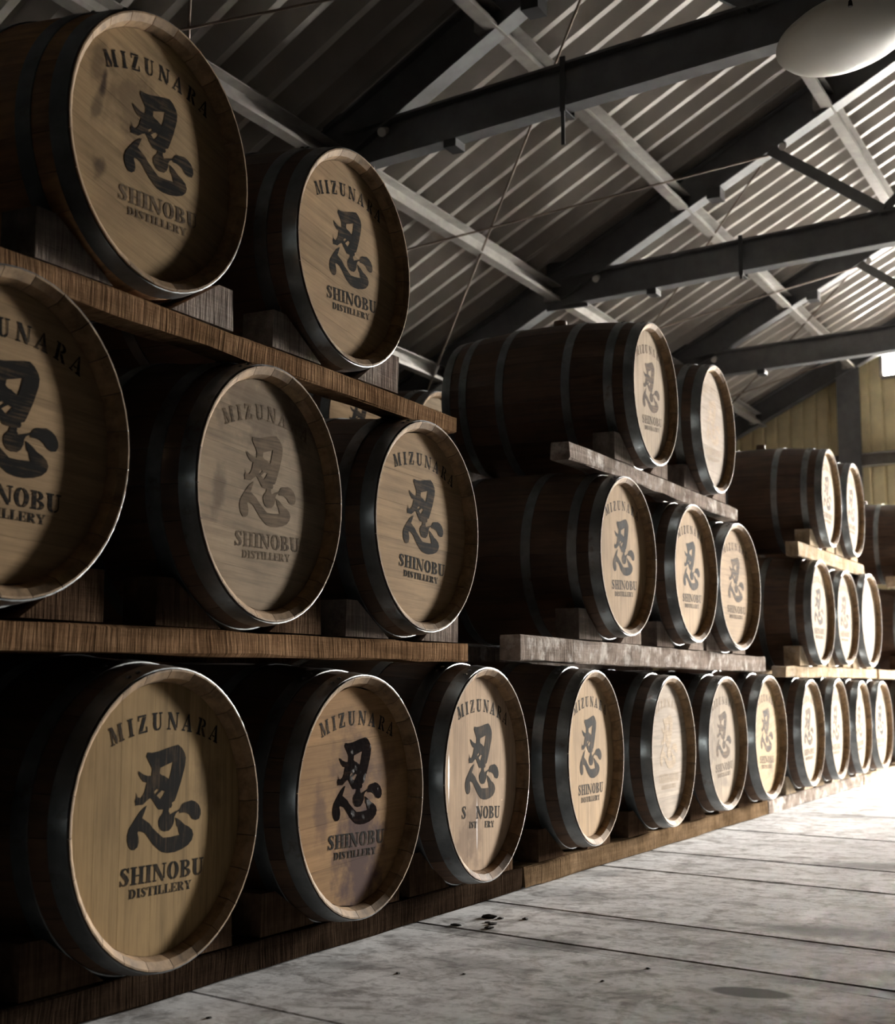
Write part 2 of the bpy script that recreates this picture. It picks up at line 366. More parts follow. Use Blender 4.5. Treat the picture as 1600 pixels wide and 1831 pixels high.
# floor: slabs parted by saw-cut joints
floor = bpy.data.objects.new('floor', None); COL.objects.link(floor); struct(floor)
JS = -0.225
joints = [-12.0, -9.6, -7.2, -4.6, -2.4, -0.6, 1.05, 2.35, 3.265, 3.695, 4.615, 5.11, 6.02, 7.03, 8.05, 9.1, 10.3, 11.6, 13.6, 15.6, 17.6, 20.9]
twin = {3.265: 0.075, 3.695: 0.05, 4.615: 0.022, 5.11: 0.03, 6.02: 0.03}
for i in range(len(joints)-1):
    a = joints[i] + twin.get(joints[i], 0.0)/2 + 0.006; b = joints[i+1] - twin.get(joints[i+1], 0.0)/2 - 0.006
    poly = [(XL-0.1, a+JS*(XL-0.1)), (XR+0.1, a+JS*(XR+0.1)), (XR+0.1, b+JS*(XR+0.1)), (XL-0.1, b+JS*(XL-0.1))]
    v = [(x, y, z) for z in (-0.08, 0.0) for x, y in poly]
    me = fix_normals(mesh_from(v, [(0,1,2,3),(4,5,6,7),(0,1,5,4),(1,2,6,5),(2,3,7,6),(3,0,4,7)], 'slab', (M_FLOOR,)))
    obj('slab', me, floor)
for j, w in twin.items():
    a, b = j - w/2 + 0.004, j + w/2 - 0.004
    v = [(x, y+JS*x, z) for z in (-0.08, -0.0015) for x, y in ((XL, a), (XR, a), (XR, b), (XL, b))]
    obj('joint_strip', fix_normals(mesh_from(v, [(0,1,2,3),(4,5,6,7),(0,1,5,4),(1,2,6,5),(2,3,7,6),(3,0,4,7)], 'joint_strip', (M_FLOOR,))), floor)
MB().box(XL-0.2, XR+0.2, -14, 19.5, -0.14, -0.012).build('sub_floor', M_GROOVE, floor)
yard = MB().box(-60, 70, 22.5, 130, -0.2, -0.03).build('yard_ground', M_GROUND); struct(yard)

# ceiling: ribbed roof sheets, three ribs a sheet
ceiling = bpy.data.objects.new('ceiling', None); COL.objects.link(ceiling); struct(ceiling)
PITCH, RH, FB, FT = 0.195, 0.10, 0.040, 0.03
def sheet_mesh(x0, x1, name):
    prof = []                       # (y, dz) over three ribs; dz 0 at the flat that rests on the purlins
    sl = (PITCH-FB-FT)/2
    for k in range(3):
        y = k*PITCH; prof += [(y, 0), (y+FB, 0), (y+FB+sl, RH), (y+FB+sl+FT, RH)]
    prof.append((3*PITCH, 0.0)); n = len(prof); v = []; f = []
    for t in (0.0, 0.0015):
        for x in (x0, x1): v += [(x, y + SK*x, zroof(x) - 0.045 + dz + t) for y, dz in prof]
    for i in range(n-1):
        f.append((i, i+1, n+i+1, n+i)); f.append((2*n+i, 3*n+i, 3*n+i+1, 2*n+i+1))
    return mesh_from(v, f, name, (M_SHEET,))
ms_l = sheet_mesh(XL-0.25, RIDGE, 'roof_sheet'); ms_r = sheet_mesh(RIDGE, XR+0.25, 'roof_sheet_far')
ms_b = sheet_mesh(XP-0.12, RIDGE, 'roof_sheet_bay')
yy = YN - 1.6
while yy < BAY_Y + 0.9:
    obj('roof_sheet', ms_l if yy < WALL_Y + 0.3 else ms_b, ceiling, (0, yy, 0)); obj('roof_sheet', ms_r, ceiling, (0, yy, 0)); yy += 3*PITCH
MB().bar((RIDGE, YN-2.5, zroof(RIDGE)+0.15), (RIDGE, BAY_Y+0.5, zroof(RIDGE)+0.15), 0.5, 0.02).build('ridge_cap', M_SHEET, ceiling)

# purlins run the length of the hall
PS = 0.2235*4.0
PDZ = -0.20            # the purlins are framed in between the rafters
for i in range(-1, 5):
    x = 1.745 - 0.856*4.0 + PS*i
    names = {-1: 'lowest visible galvanised steel roof purlin near the eaves', 0: 'galvanised steel roof purlin second from the eaves, passing behind the top barrels',
             1: 'galvanised steel roof purlin crossing the middle of the roof above the aisle', 2: 'galvanised steel roof purlin at upper right, behind the white lamp',
             3: 'galvanised steel roof purlin above the aisle, beyond the upper right corner', 4: 'uppermost galvanised steel roof purlin by the ridge, out of view'}
    mb = MB(); zc = zroof(x) + PDZ
    # lipped channel: web, two flanges and a lip
    for (dx, dz, w, h) in ((0, 0, 0.006, 0.10), (0.03, 0.047, 0.06, 0.006), (0.03, -0.047, 0.06, 0.006), (0.057, -0.038, 0.005, 0.02)):
        mb.bar((x+dx, YN+0.7, zc+dz), (x+dx, wy(x, WALL_Y if x < XP else BAY_Y)-0.02, zc+dz), w, h)
    tag(mb.build('purlin', M_PURLIN), names[i], 'purlin', 'roof purlins')

# steel trusses
FR = [-0.2, 2.45, 5.10, 7.72, 10.18, 12.44]
tlab = ['dark steel roof truss behind the viewer', 'dark steel roof truss above the nearest barrels', 'nearest dark steel roof truss in view, its tie beam crossing behind the white lamp',
        'second dark steel roof truss with tie beam, between the nearest and the third', 'third dark steel roof truss, its tie beam above the middle barrel stack', 'dark steel roof frame against the yellow end wall']
TIE_Z0, TIE_Z1 = 2.99, 3.18
for k, Y in enumerate(FR):
    t = thing('roof_truss', tlab[k], 'truss', (0, Y, 0), group='roof trusses')
    P = lambda x, z: (x, SK*x, z)
    up = Vector((-0.45, 0, 1)).normalized()
    MB().ibeam(P(XL, zroof(XL)-0.162), P(RIDGE, zroof(RIDGE)-0.162), 0.2, 0.10, up=up).build('rafter', M_STEEL, t)
    MB().ibeam(P(RIDGE, zroof(RIDGE)-0.162), P(XR, zroof(XR)-0.162), 0.2, 0.10, up=Vector((0.45, 0, 1)).normalized()).build('rafter', M_STEEL, t)
    for x in (XL+0.1, XR-0.1): MB().ibeam(P(x, 0), P(x, zroof(x)-0.27), 0.2, 0.1, up=(1, 0, 0)).build('column', M_STEEL, t)
    if k < 5:
        zt = (TIE_Z0+TIE_Z1)/2
        tb = MB().ibeam(P(-1.60, zt), P(2*RIDGE+1.60, zt), TIE_Z1-TIE_Z0, 0.085).build('tie_beam', M_STEEL, t)
        MB().box(-1.72, -1.44, -0.006-SK*-1.5*0, 0.006, TIE_Z0-0.02, TIE_Z1+0.10).build('gusset_plate', M_STEEL, t, (0, SK*-1.5, 0))
        for a, b in ((-0.20, 0.43), (2*RIDGE+0.20, 2*RIDGE-0.43)):
            MB().bar(P(a, zroof(a)-0.27), P(b, TIE_Z1), 0.06, 0.06).build('strut', M_STEEL, t)
        MB().bar(P(0.43, TIE_Z1), P(RIDGE, zroof(RIDGE)-0.28), 0.05, 0.05).build('strut', M_STEEL, t)
        MB().bar(P(2*RIDGE-0.43, TIE_Z1), P(RIDGE, zroof(RIDGE)-0.28), 0.05, 0.05).build('strut', M_STEEL, t)
        # clamps and straps on the tie
        MB().box(-0.03, 0.03, -0.045, 0.045, -0.035, 0.0).build('clamp', M_DARK, t, P(-0.98, TIE_Z0))
        continue_strap = k in (2, 3)
        s_ = MB(); s_.box(-0.012, 0.012, -0.052, -0.046, -0.02, 0.21).box(-0.012, 0.012, 0.046, 0.052, -0.02, 0.21).box(-0.012, 0.012, -0.052, 0.052, -0.026, -0.02).box(-0.008, 0.008, -0.052, -0.046, -0.17 if k == 2 else -0.05, -0.02)
        if continue_strap: s_.build('strap', M_DARK, t, P(-0.40, TIE_Z0))
        # bracket under the rafter and the wire insulator
        MB().box(-0.04, 0.04, -0.05, 0.05, -0.045, 0.02).build('bracket', M_DARK, t, P(-0.56, zroof(-0.56)-0.275))
        for xi in (-0.13, -1.36):
            zi = zroof(xi)-0.275
            MB().cyl((0, 0, 0.0), (0.0, -0.05, -0.03), 0.014, 0.022, 10).build('insulator', M_WHITE, t, P(xi, zi), sharp=0.6)
    for i in range(-1, 4):
        x = 1.745 - 0.856*4.0 + PS*i
        if XL < x < RIDGE: MB().box(-0.05, -0.004, -0.06, 0.06, -0.05, 0.035).build('cleat', M_PURLIN, t, P(x, zroof(x)+PDZ))

# cross bracing rods in the roof bays
bays = ['nearest bay', 'second bay', 'third bay', 'far bay']
for k in range(4):
    Y0, Y1 = FR[k+1], FR[k+2]
    for j, (xa, xb) in enumerate(((-0.22, -2.72), (-2.72, -0.22))):
        p0 = Vector((xa, Y0+SK*xa, zroof(xa)-0.265-0.012*j)); p1 = Vector((xb, Y1+SK*xb, zroof(xb)-0.265-0.012*j))
        t = thing('brace_rod', 'thin steel bracing rod, %s of the roof, %s' % (bays[k], 'falling to the eaves' if j == 0 else 'rising to the ridge'), 'brace', p0, group='roof cross bracing')
        MB().cyl((0,0,0), p1-p0, 0.006, n=8).build('rod', M_ROD, t)
        f = 0.90 if j == 0 else 0.12
        q = (p1-p0)*f; d = (p1-p0).normalized()
        MB().cyl(q-d*0.07, q+d*0.07, 0.014, n=8).build('turnbuckle', M_PURLIN, t)

# end wall: yellow ribbed sheets, column, girt
wall = bpy.data.objects.new('wall_far', None); COL.objects.link(wall); struct(wall); wall.location = (0, WALL_Y, 0)
def wsheet(x0, x1, z0, zt0, zt1, mat=M_WALLP, par=None):
    """one vertical sheet with a rounded-over groove at each side"""
    e_ = 0.010; prof = [(x0, 0.022), (x0+e_, 0.004), (x0+2.2*e_, 0.0), (x1-2.2*e_, 0.0), (x1-e_, 0.004), (x1, 0.022), (x1, 0.03), (x0, 0.03)]
    n = len(prof); v = []
    for top in (0, 1):
        for x, d in prof: v.append((x, SK*x + d, z0 if not top else zt0 + (zt1-zt0)*(x-x0)/(x1-x0)))
    f = [(i, (i+1)%n, n+(i+1)%n, n+i) for i in range(n)] + [tuple(range(n)), tuple(range(2*n-1, n-1, -1))]
    obj('wall_sheet', fix_normals(mesh_from(v, f, 'wall_sheet', (mat,))), par or wall)
top = lambda q: zroof(q) + 0.07
x = XL
while x < XP - 0.01:
    x1 = min(x+0.125, XP); xm = (x+x1)/2
    if WIN[0] < xm < WIN[1]:
        wsheet(x, x1, 0, WIN[2], WIN[2]); wsheet(x, x1, WIN[3], top(x), top(x1))
    else: wsheet(x, x1, 0, top(x), top(x1))
    x = x1
for x, x1, z0 in ((XP, 1.2, 3.2), (1.2, XE, 3.2), (XE, RIDGE, 0), (RIDGE, 3.5, 0), (3.5, XA, 0)):  # unseen sheets, added to shade the near stack from the doorway
    wsheet(x, x1, z0, top(x), top(x1))
bay = bpy.data.objects.new('wall_bay', None); COL.objects.link(bay); struct(bay); bay.location = (0, BAY_Y, 0)
xs = [XP + (DOOR[0]-XP)*i/5 for i in range(6)] + [DOOR[0] + (DOOR[1]-DOOR[0])*i/3 for i in (1, 2, 3)] + [DOOR[1] + (RIDGE*2-XP-DOOR[1])*i/3 for i in (1, 2, 3)] + [7.2, 7.9, XR]
for x, x1 in zip(xs[:-1], xs[1:]):
    z0 = DOOR[3] if DOOR[0]-0.01 < (x+x1)/2 < DOOR[1]+0.01 else 0
    if x < RIDGE < x1:
        wsheet(x, RIDGE, z0, top(x), top(RIDGE), M_WALLD, bay); wsheet(RIDGE, x1, z0, top(RIDGE), top(x1), M_WALLD, bay)
    else: wsheet(x, x1, z0, top(x), top(x1), M_WALLD, bay)
MB().ibeam((-0.80, SK*-0.80-0.10, 0), (-0.80, SK*-0.80-0.10, zroof(-0.8)-0.06), 0.2, 0.2, up=(0, 1, 0)).build('wall_post', M_STEEL, wall)
for (a, b, z0, z1) in ((XL, XP, 2.56, 2.67), (XL, XP, 1.2, 1.31)):
    mb = MB()
    for (dz, h, dy, w) in ((0, 0.008, -0.05, 0.09), (z1-z0, 0.008, -0.05, 0.09), ((z1-z0)/2, z1-z0, -0.008, 0.008)):
        mb.bar((a, SK*a+dy, z0+dz), (b, SK*b+dy, z0+dz), w, h)
    mb.build('girt', M_PURLIN, wall)
# side and rear walls
def flatwall(name, p0, p1, h0, h1):
    p0 = Vector(p0); p1 = Vector(p1); d = (p1-p0).normalized(); nrm = Vector((-d.y, d.x, 0))*0.04
    v = [p0, p1, p1+Vector((0,0,h1)), p0+Vector((0,0,h0))]; v = [tuple(q) for q in v] + [tuple(q+nrm) for q in v]
    o = obj(name, fix_normals(mesh_from(v, [(0,1,2,3),(4,5,6,7),(0,1,5,4),(1,2,6,5),(2,3,7,6),(3,0,4,7)], name, (M_WALLD,)))); struct(o)
flatwall('wall_left', (XL, wy(XL, YN), 0), (XL, wy(XL), 0), zroof(XL)+0.2, zroof(XL)+0.2)
flatwall('wall_return', (XP, wy(XP)-0.02, 0), (XP, wy(XP, BAY_Y)+0.05, 0), zroof(XP)+0.2, zroof(XP)+0.2)
flatwall('wall_light_block', (XA, wy(XA, YN), 0), (XA, wy(XA, BAY_Y), 0), zroof(XA)+0.2, zroof(XA)+0.2)  # added light blocker, standing inside the outer wall
flatwall('wall_outer', (XR, wy(XR, YN), 0), (XR, wy(XR, BAY_Y), 0), zroof(XR)+0.2, zroof(XR)+0.2)
v = [(XL, 0), (XR, 0), (XR, zroof(XR)+0.14), (RIDGE, zroof(RIDGE)+0.14), (XL, zroof(XL)+0.14)]
vv = [(x, wy(x, YN)+d, z) for d in (0, -0.05) for x, z in v]
o = obj('wall_near', fix_normals(mesh_from(vv, [(0,1,2,3,4),(5,6,7,8,9)]+[(i,(i+1)%5,5+(i+1)%5,5+i) for i in range(5)], 'wall_near', (M_WALLD,)))); struct(o)
# doorway frame and slid-back leaf (out of frame, where the daylight comes in)
dr = bpy.data.objects.new('door_1', None); COL.objects.link(dr); struct(dr); dr.location = (0, BAY_Y, 0)
for x in (DOOR[0]-0.06, DOOR[1]+0.06): MB().box(x-0.06, x+0.06, SK*x-0.1, SK*x+0.12, 0, DOOR[3]+0.1).build('door_jamb', M_STEEL, dr)
MB().bar((DOOR[0]-0.1, SK*DOOR[0]-0.06, DOOR[3]+0.08), (DOOR[1]+0.1, SK*DOOR[1]-0.06, DOOR[3]+0.08), 0.1, 0.14).build('door_header', M_STEEL, dr)
MB().bar((DOOR[1]+0.15, SK*(DOOR[1]+0.15)+0.16, 1.5), (DOOR[1]+3.3, SK*(DOOR[1]+3.3)+0.16, 1.5), 0.05, 2.98).build('door_leaf', M_WALLD, dr)
# high strip window
wn = bpy.data.objects.new('window_1', None); COL.objects.link(wn); struct(wn); wn.location = (0, WALL_Y, 0)
xa = XL + 0.125*math.floor((WIN[0]-XL)/0.125+0.5); xb = XL + 0.125*math.floor((WIN[1]-XL)/0.125+0.5)
for z in (WIN[2]-0.01, WIN[3]+0.01): MB().bar((xa, SK*xa, z), (xb, SK*xb, z), 0.05, 0.03).build('window_frame', M_PURLIN, wn)
for x in (xa, (xa+xb)/2, xb): MB().bar((x, SK*x, WIN[2]), (x, SK*x, WIN[3]), 0.03, 0.05, (0, 1, 0)).build('window_frame', M_PURLIN, wn)
for a, b in ((xa, (xa+xb)/2), ((xa+xb)/2, xb)): MB().bar((a+0.015, SK*(a+0.015)+0.012, (WIN[2]+WIN[3])/2), (b-0.015, SK*(b-0.015)+0.012, (WIN[2]+WIN[3])/2), 0.004, WIN[3]-WIN[2]).build('pane', M_GLASS, wn)

# ------------------------------------------------------------------ barrels
L, R0, BG = 0.815, 0.28, 0.034
def rad(u): return R0 + BG*(1-(1-2*u/L)**2)
NS = 24
def stave_mesh():
    us = [0, 0.03, 0.085, 0.16, 0.26, 0.36, 0.455, 0.555, 0.655, 0.73, 0.785, L]
    outer = [(-u, rad(u)) for u in us]
    inner = [(-L, 0.2765), (-L+0.010, 0.263), (-L+0.030, 0.2555), (-L+0.08, 0.262), (-L/2, 0.285), (-0.08, 0.262), (-0.030, 0.2555), (-0.010, 0.263), (0, 0.2765)]
    prof = outer + inner; n = len(prof); no = len(outer)
    aw = PI/NS; angs = (-1.0, 0.0, 1.0); v = []; f = []; mi = []
    for a in angs:
        for x, r in prof:
            th = a*(aw - 0.0007/r*1.0); v.append((x, r*math.sin(th), r*math.cos(th)))
    for s in range(2):
        for i in range(n):
            j = (i+1) % n
            f.append((s*n+i, s*n+j, (s+1)*n+j, (s+1)*n+i)); mi.append(0 if i < no-1 else 1)
    f.append(tuple(range(n))); mi.append(0); f.append(tuple(2*n+i for i in reversed(range(n)))); mi.append(0)
    me = mesh_from(v, f, 'stave', (M_STAVE, M_CHIME), mi)
    fix_normals(me); me.polygons.foreach_set('use_smooth', [True]*len(me.polygons)); me.set_sharp_from_angle(angle=0.5)
    return me
ME_STAVE = stave_mesh()
def hoop_mesh(u0, u1):
    n = 72; v = []; f = []
    ring = [(-u0, rad(u0)+0.0005), (-u0-0.0005, rad(u0)+0.0032), (-(u0+u1)/2, rad((u0+u1)/2)+0.0034), (-u1+0.0005, rad(u1)+0.0032), (-u1, rad(u1)+0.0005)]
    m = len(ring)
    for i in range(n):
        t = 2*PI*i/n
        v += [(x, r*math.sin(t), r*math.cos(t)) for x, r in ring]
    for i in range(n):
        for k in range(m):
            f.append((i*m+k, i*m+(k+1) % m, ((i+1) % n)*m+(k+1) % m, ((i+1) % n)*m+k))
    me = mesh_from(v, f, 'hoop', (M_HOOP,)); fix_normals(me)
    me.polygons.foreach_set('use_smooth', [True]*len(me.polygons)); me.set_sharp_from_angle(angle=0.6); return me
HOOPS = [(0.003, 0.042), (0.083, 0.118), (0.25, 0.285), (L-0.285, L-0.25), (L-0.118, L-0.083), (L-0.042, L-0.003)]
ME_HOOPS = [hoop_mesh(*h) for h in HOOPS]
def rivet_mesh():
    v = [(0, 0, 0.0035)]; f = []
    for r, z in ((0.0035, 0.0028), (0.006, 0.0), (0.006, -0.002)):
        v += [(r*math.cos(2*PI*i/8), r*math.sin(2*PI*i/8), z) for i in range(8)]
    for i in range(8):
        j = (i+1) % 8; f.append((0, 1+i, 1+j)); f.append((1+i, 9+i, 9+j, 1+j)); f.append((9+i, 17+i, 17+j, 9+j))
    return mesh_from(v, f, 'rivet', (M_HOOP,), sharp=1.5)
ME_RIVET = rivet_mesh()
HR, HX = 0.2545, -0.030
CUTS = [[-0.2545, -0.172, -0.092, -0.004, 0.078, 0.166, 0.2545], [-0.2545, -0.190, -0.085, 0.022, 0.115, 0.185, 0.2545], [-0.2545, -0.150, -0.050, 0.045, 0.130, 0.2545]]
def board_mesh(z0, z1, dx):
    gp = 0.00018; z0 += gp; z1 -= gp
    pts = []
    n = 9
    for i in range(n+1):
        z = z0 + (z1-z0)*i/n; pts.append((math.sqrt(max(0, HR*HR-z*z)), z))
    left = [(-y, z) for y, z in reversed(pts)]
    poly = pts + left
    cl = []
    for p in poly:
        if not cl or (abs(p[0]-cl[-1][0])+abs(p[1]-cl[-1][1])) > 1e-4: cl.append(p)
    if abs(cl[0][0]-cl[-1][0])+abs(cl[0][1]-cl[-1][1]) < 1e-4: cl.pop()
    return MB().prism(cl, HX-0.022, HX+dx).mesh('head_board', (MH['tan'],))
ME_BOARDS = [[board_mesh(c[i], c[i+1], -0.0003*abs(math.sin(i*2.7+k))) for i in range(len(c)-1)] for k, c in enumerate(CUTS)]
ME_BACK = MB().prism([(HR*math.cos(2*PI*i/40), HR*math.sin(2*PI*i/40)) for i in range(40)], -L+0.030, -L+0.05).mesh('back_head', (MH['tan'],))
ME_BUNG = MB().cyl((0, 0, -0.012), (0, 0, 0.028), 0.03, 0.027, 14).mesh('bung', (M_STAVE,), 0.6)

# stencil lettering: every glyph a list of polygons, cap height 1
def rc(x0, y0, x1, y1): return [(x0, y0), (x1, y0), (x1, y1), (x0, y1)]
def arc(cx, cy, rx, ry, irx, iry, a0, a1, n=9):
    t = [math.radians(a0+(a1-a0)*i/n) for i in range(n+1)]
    return [(cx+rx*math.cos(q), cy+ry*math.sin(q)) for q in t] + [(cx+irx*math.cos(q), cy+iry*math.sin(q)) for q in reversed(t)]
def stroke(pts, ws):
    l, r = [], []
    for i, (x, y) in enumerate(pts):
        a = pts[max(0, i-1)]; b = pts[min(len(pts)-1, i+1)]; dx, dy = b[0]-a[0], b[1]-a[1]; d = math.hypot(dx, dy)
        nx, ny = -dy/d*ws[i]/2, dx/d*ws[i]/2; l.append((x+nx, y+ny)); r.append((x-nx, y-ny))
    return l + r[::-1]
def ser(x0, x1, y): return rc(x0, y, x1, y+0.08)
GL = {
 'I': (0.40, [rc(0.09, 0.08, 0.31, 0.92), ser(0, 0.40, 0), ser(0, 0.40, 0.92)]),
 'M': (1.02, [rc(0.09, 0.08, 0.16, 0.86), ser(0, 0.26, 0), [(0.0, 1), (0.27, 1), (0.53, 0.22), (0.46, 0.0), (0.40, 0.0), (0.13, 0.80), (0.0, 0.92)], [(0.58, 0.30), (0.53, 0.06), (0.70, 0.60), (0.70, 0.80)], rc(0.73, 0.08, 0.94, 0.92), ser(0.66, 1.02, 0), ser(0.72, 1.02, 0.92)]),
 'Z': (0.66, [rc(0.0, 0.90, 0.64, 1), rc(0.0, 0.70, 0.06, 0.90), [(0.38, 0.87), (0.64, 0.87), (0.27, 0.12), (0.0, 0.12)], rc(0.0, 0, 0.66, 0.09), rc(0.60, 0.09, 0.66, 0.32)]),
 'U': (0.82, [rc(0.09, 0.30, 0.31, 0.92), ser(0, 0.40, 0.92), arc(0.40, 0.30, 0.31, 0.31, 0.09, 0.22, 180, 262), arc(0.40, 0.30, 0.31, 0.31, 0.25, 0.22, 278, 360), rc(0.65, 0.30, 0.71, 0.92), ser(0.56, 0.82, 0.92)]),
 'N': (0.92, [rc(0.09, 0.08, 0.16, 0.78), ser(0, 0.26, 0), [(0.0, 1), (0.26, 1), (0.74, 0.16), (0.74, -0.02), (0.66, -0.02), (0.0, 0.94)], rc(0.77, 0.14, 0.83, 0.92), ser(0.66, 0.92, 0.92)]),
 'A': (0.86, [[(0.07, 0.08), (0.14, 0.08), (0.40, 0.80), (0.36, 0.90)], ser(0, 0.26, 0), [(0.38, 0.96), (0.44, 1.0), (0.50, 1.0), (0.80, 0.08), (0.56, 0.08)], ser(0.48, 0.86, 0), rc(0.26, 0.27, 0.47, 0.34)]),
 'R': (0.84, [rc(0.09, 0.08, 0.30, 0.92), ser(0, 0.38, 0), ser(0, 0.30, 0.92), arc(0.36, 0.74, 0.36, 0.26, 0.16, 0.18, -86, 90), [(0.36, 0.44), (0.54, 0.46), (0.84, 0.0), (0.60, 0.0)]]),
 'S': (0.64, [stroke([(0.53, 0.80), (0.44, 0.93), (0.31, 0.96), (0.17, 0.88), (0.14, 0.73), (0.26, 0.60)], [0.05, 0.06, 0.09, 0.15, 0.21, 0.23]), stroke([(0.25, 0.58), (0.40, 0.46), (0.50, 0.30), (0.44, 0.12), (0.31, 0.04), (0.18, 0.08), (0.08, 0.22)], [0.23, 0.24, 0.21, 0.15, 0.09, 0.06, 0.05]), rc(0.53, 0.70, 0.58, 1), rc(0.03, 0, 0.08, 0.32)]),
 'H': (0.90, [rc(0.09, 0.08, 0.30, 0.92), ser(0, 0.39, 0), ser(0, 0.39, 0.92), rc(0.60, 0.08, 0.81, 0.92), ser(0.51, 0.90, 0), ser(0.51, 0.90, 0.92), rc(0.34, 0.46, 0.56, 0.54)]),
 'O': (0.84, [arc(0.42, 0.5, 0.40, 0.52, 0.17, 0.43, 98, 262, 14), arc(0.42, 0.5, 0.40, 0.52, 0.17, 0.43, -82, 82, 14)]),
 'B': (0.80, [rc(0.09, 0.08, 0.30, 0.92), ser(0, 0.30, 0), ser(0, 0.30, 0.92), arc(0.36, 0.755, 0.33, 0.245, 0.14, 0.17, -90, 90), arc(0.36, 0.255, 0.40, 0.255, 0.18, 0.18, -90, 90)]),
 'D': (0.86, [rc(0.09, 0.08, 0.30, 0.92), ser(0, 0.30, 0), ser(0, 0.30, 0.92), arc(0.36, 0.5, 0.46, 0.5, 0.23, 0.41, -90, 90, 14)]),
 'T': (0.76, [rc(0.27, 0.08, 0.49, 0.88), ser(0.18, 0.58, 0), rc(0, 0.92, 0.76, 1), rc(0, 0.68, 0.06, 0.92), rc(0.70, 0.68, 0.76, 0.92)]),
 'L': (0.70, [rc(0.09, 0.08, 0.30, 0.92), ser(0, 0.33, 0), ser(0, 0.39, 0.92), rc(0.37, 0, 0.70, 0.08), rc(0.63, 0.08, 0.70, 0.36)]),
 'E': (0.74, [rc(0.09, 0.08, 0.30, 0.92), ser(0, 0.32, 0), ser(0, 0.32, 0.92), rc(0.36, 0, 0.74, 0.08), rc(0.67, 0.08, 0.74, 0.34), rc(0.36, 0.92, 0.72, 1), rc(0.65, 0.70, 0.72, 0.92), rc(0.36, 0.46, 0.54, 0.54), rc(0.50, 0.36, 0.55, 0.64)]),
 'Y': (0.84, [rc(0.33, 0.08, 0.54, 0.44), ser(0.24, 0.63, 0), [(0.04, 0.92), (0.28, 0.92), (0.52, 0.48), (0.34, 0.48)], ser(0, 0.36, 0.92), [(0.66, 0.92), (0.74, 0.92), (0.57, 0.50), (0.54, 0.56)], ser(0.58, 0.84, 0.92)]),
}
PX = HX + 0.00035
def grow(p, d, sx, sy):
    a = sum(p[i][0]*p[(i+1) % len(p)][1]-p[(i+1) % len(p)][0]*p[i][1] for i in range(len(p)))
    if a < 0: p = p[::-1]
    out = []; n = len(p)
    for i in range(n):
        x, y = p[i]; ns = []
        for q0, q1 in ((p[i-1], p[i]), (p[i], p[(i+1) % n])):
            dx, dy = q1[0]-q0[0], q1[1]-q0[1]; l = math.hypot(dx, dy) or 1; ns.append((dy/l, -dx/l))
        bx, by = ns[0][0]+ns[1][0], ns[0][1]+ns[1][1]; k = max(0.6, (bx*bx+by*by)/2)
        out.append((x+bx/k*d, y+by/k*d))
    return out
for c_ in GL: GL[c_] = (GL[c_][0], [grow(p_, 0.006, 1, 1) for p_ in GL[c_][1]])
def place(polys, name):
    v = []; f = []
    for p in polys:
        b = len(v); v += [(PX, u*R0, w*R0) for u, w in p]
        tri = tessellate_polygon([[Vector((u, w, 0)) for u, w in p]])
        f += [tuple(b+i for i in t) for t in tri]
    me = mesh_from(v, f, name, (INK['ink'],))
    bm = bmesh.new(); bm.from_mesh(me)
    for fc in bm.faces:
        if fc.normal.x < 0: fc.normal_flip()
    bm.to_mesh(me); bm.free(); return me
def text_line(txt, cap, width, u0, base, name, skip=()):
    adv = [GL[c][0] for c in txt]; gap = 0.09
    tot = sum(adv) + gap*(len(txt)-1); sx = width/tot; x = u0; out = []
    for i, c in enumerate(txt):
        if i not in skip: out += [[(x+px*sx, base+py*cap) for px, py in p] for p in GL[c][1]]
        x += (adv[i]+gap)*sx
    return place(out, name)
def text_arc(txt, cap, name):
    # letters along an arc of radius 1.6 R, mid letter height at v = 0.648
    cu, Rr = 0.045, 1.62; cv = 0.648-Rr
    pos = [-0.53, -0.385, -0.262, -0.108, 0.062, 0.222, 0.39, 0.545]; out = []
    for c, d in zip(txt, pos):
        t = d/Rr; w = GL[c][0]; sx = 0.128
        for p in GL[c][1]:
            q = []
            for px, py in p:
                a = (px-w/2)*sx; b = (py-0.5)*cap
                q.append((cu + Rr*math.sin(t) + a*math.cos(t) + b*math.sin(t), cv + Rr*math.cos(t) - a*math.sin(t) + b*math.cos(t)))
            out.append(q)
    return place(out, name)
ME_ARC = text_arc('MIZUNARA', 0.120, 'arched_lettering')
ME_BIG = text_line('SHINOBU', 0.116, 0.885, -0.39, -0.425, 'large_lettering')
ME_BIG_GAP = text_line('SHINOBU', 0.116, 0.885, -0.39, -0.425, 'large_lettering', skip=(1, 2))
ME_SMALL = text_line('DISTILLERY', 0.060, 0.66, -0.295, -0.512, 'small_lettering')
ME_SMALL_GAP = text_line('DISTILLERY', 0.060, 0.66, -0.295, -0.512, 'small_lettering', skip=(0, 4, 5, 6))
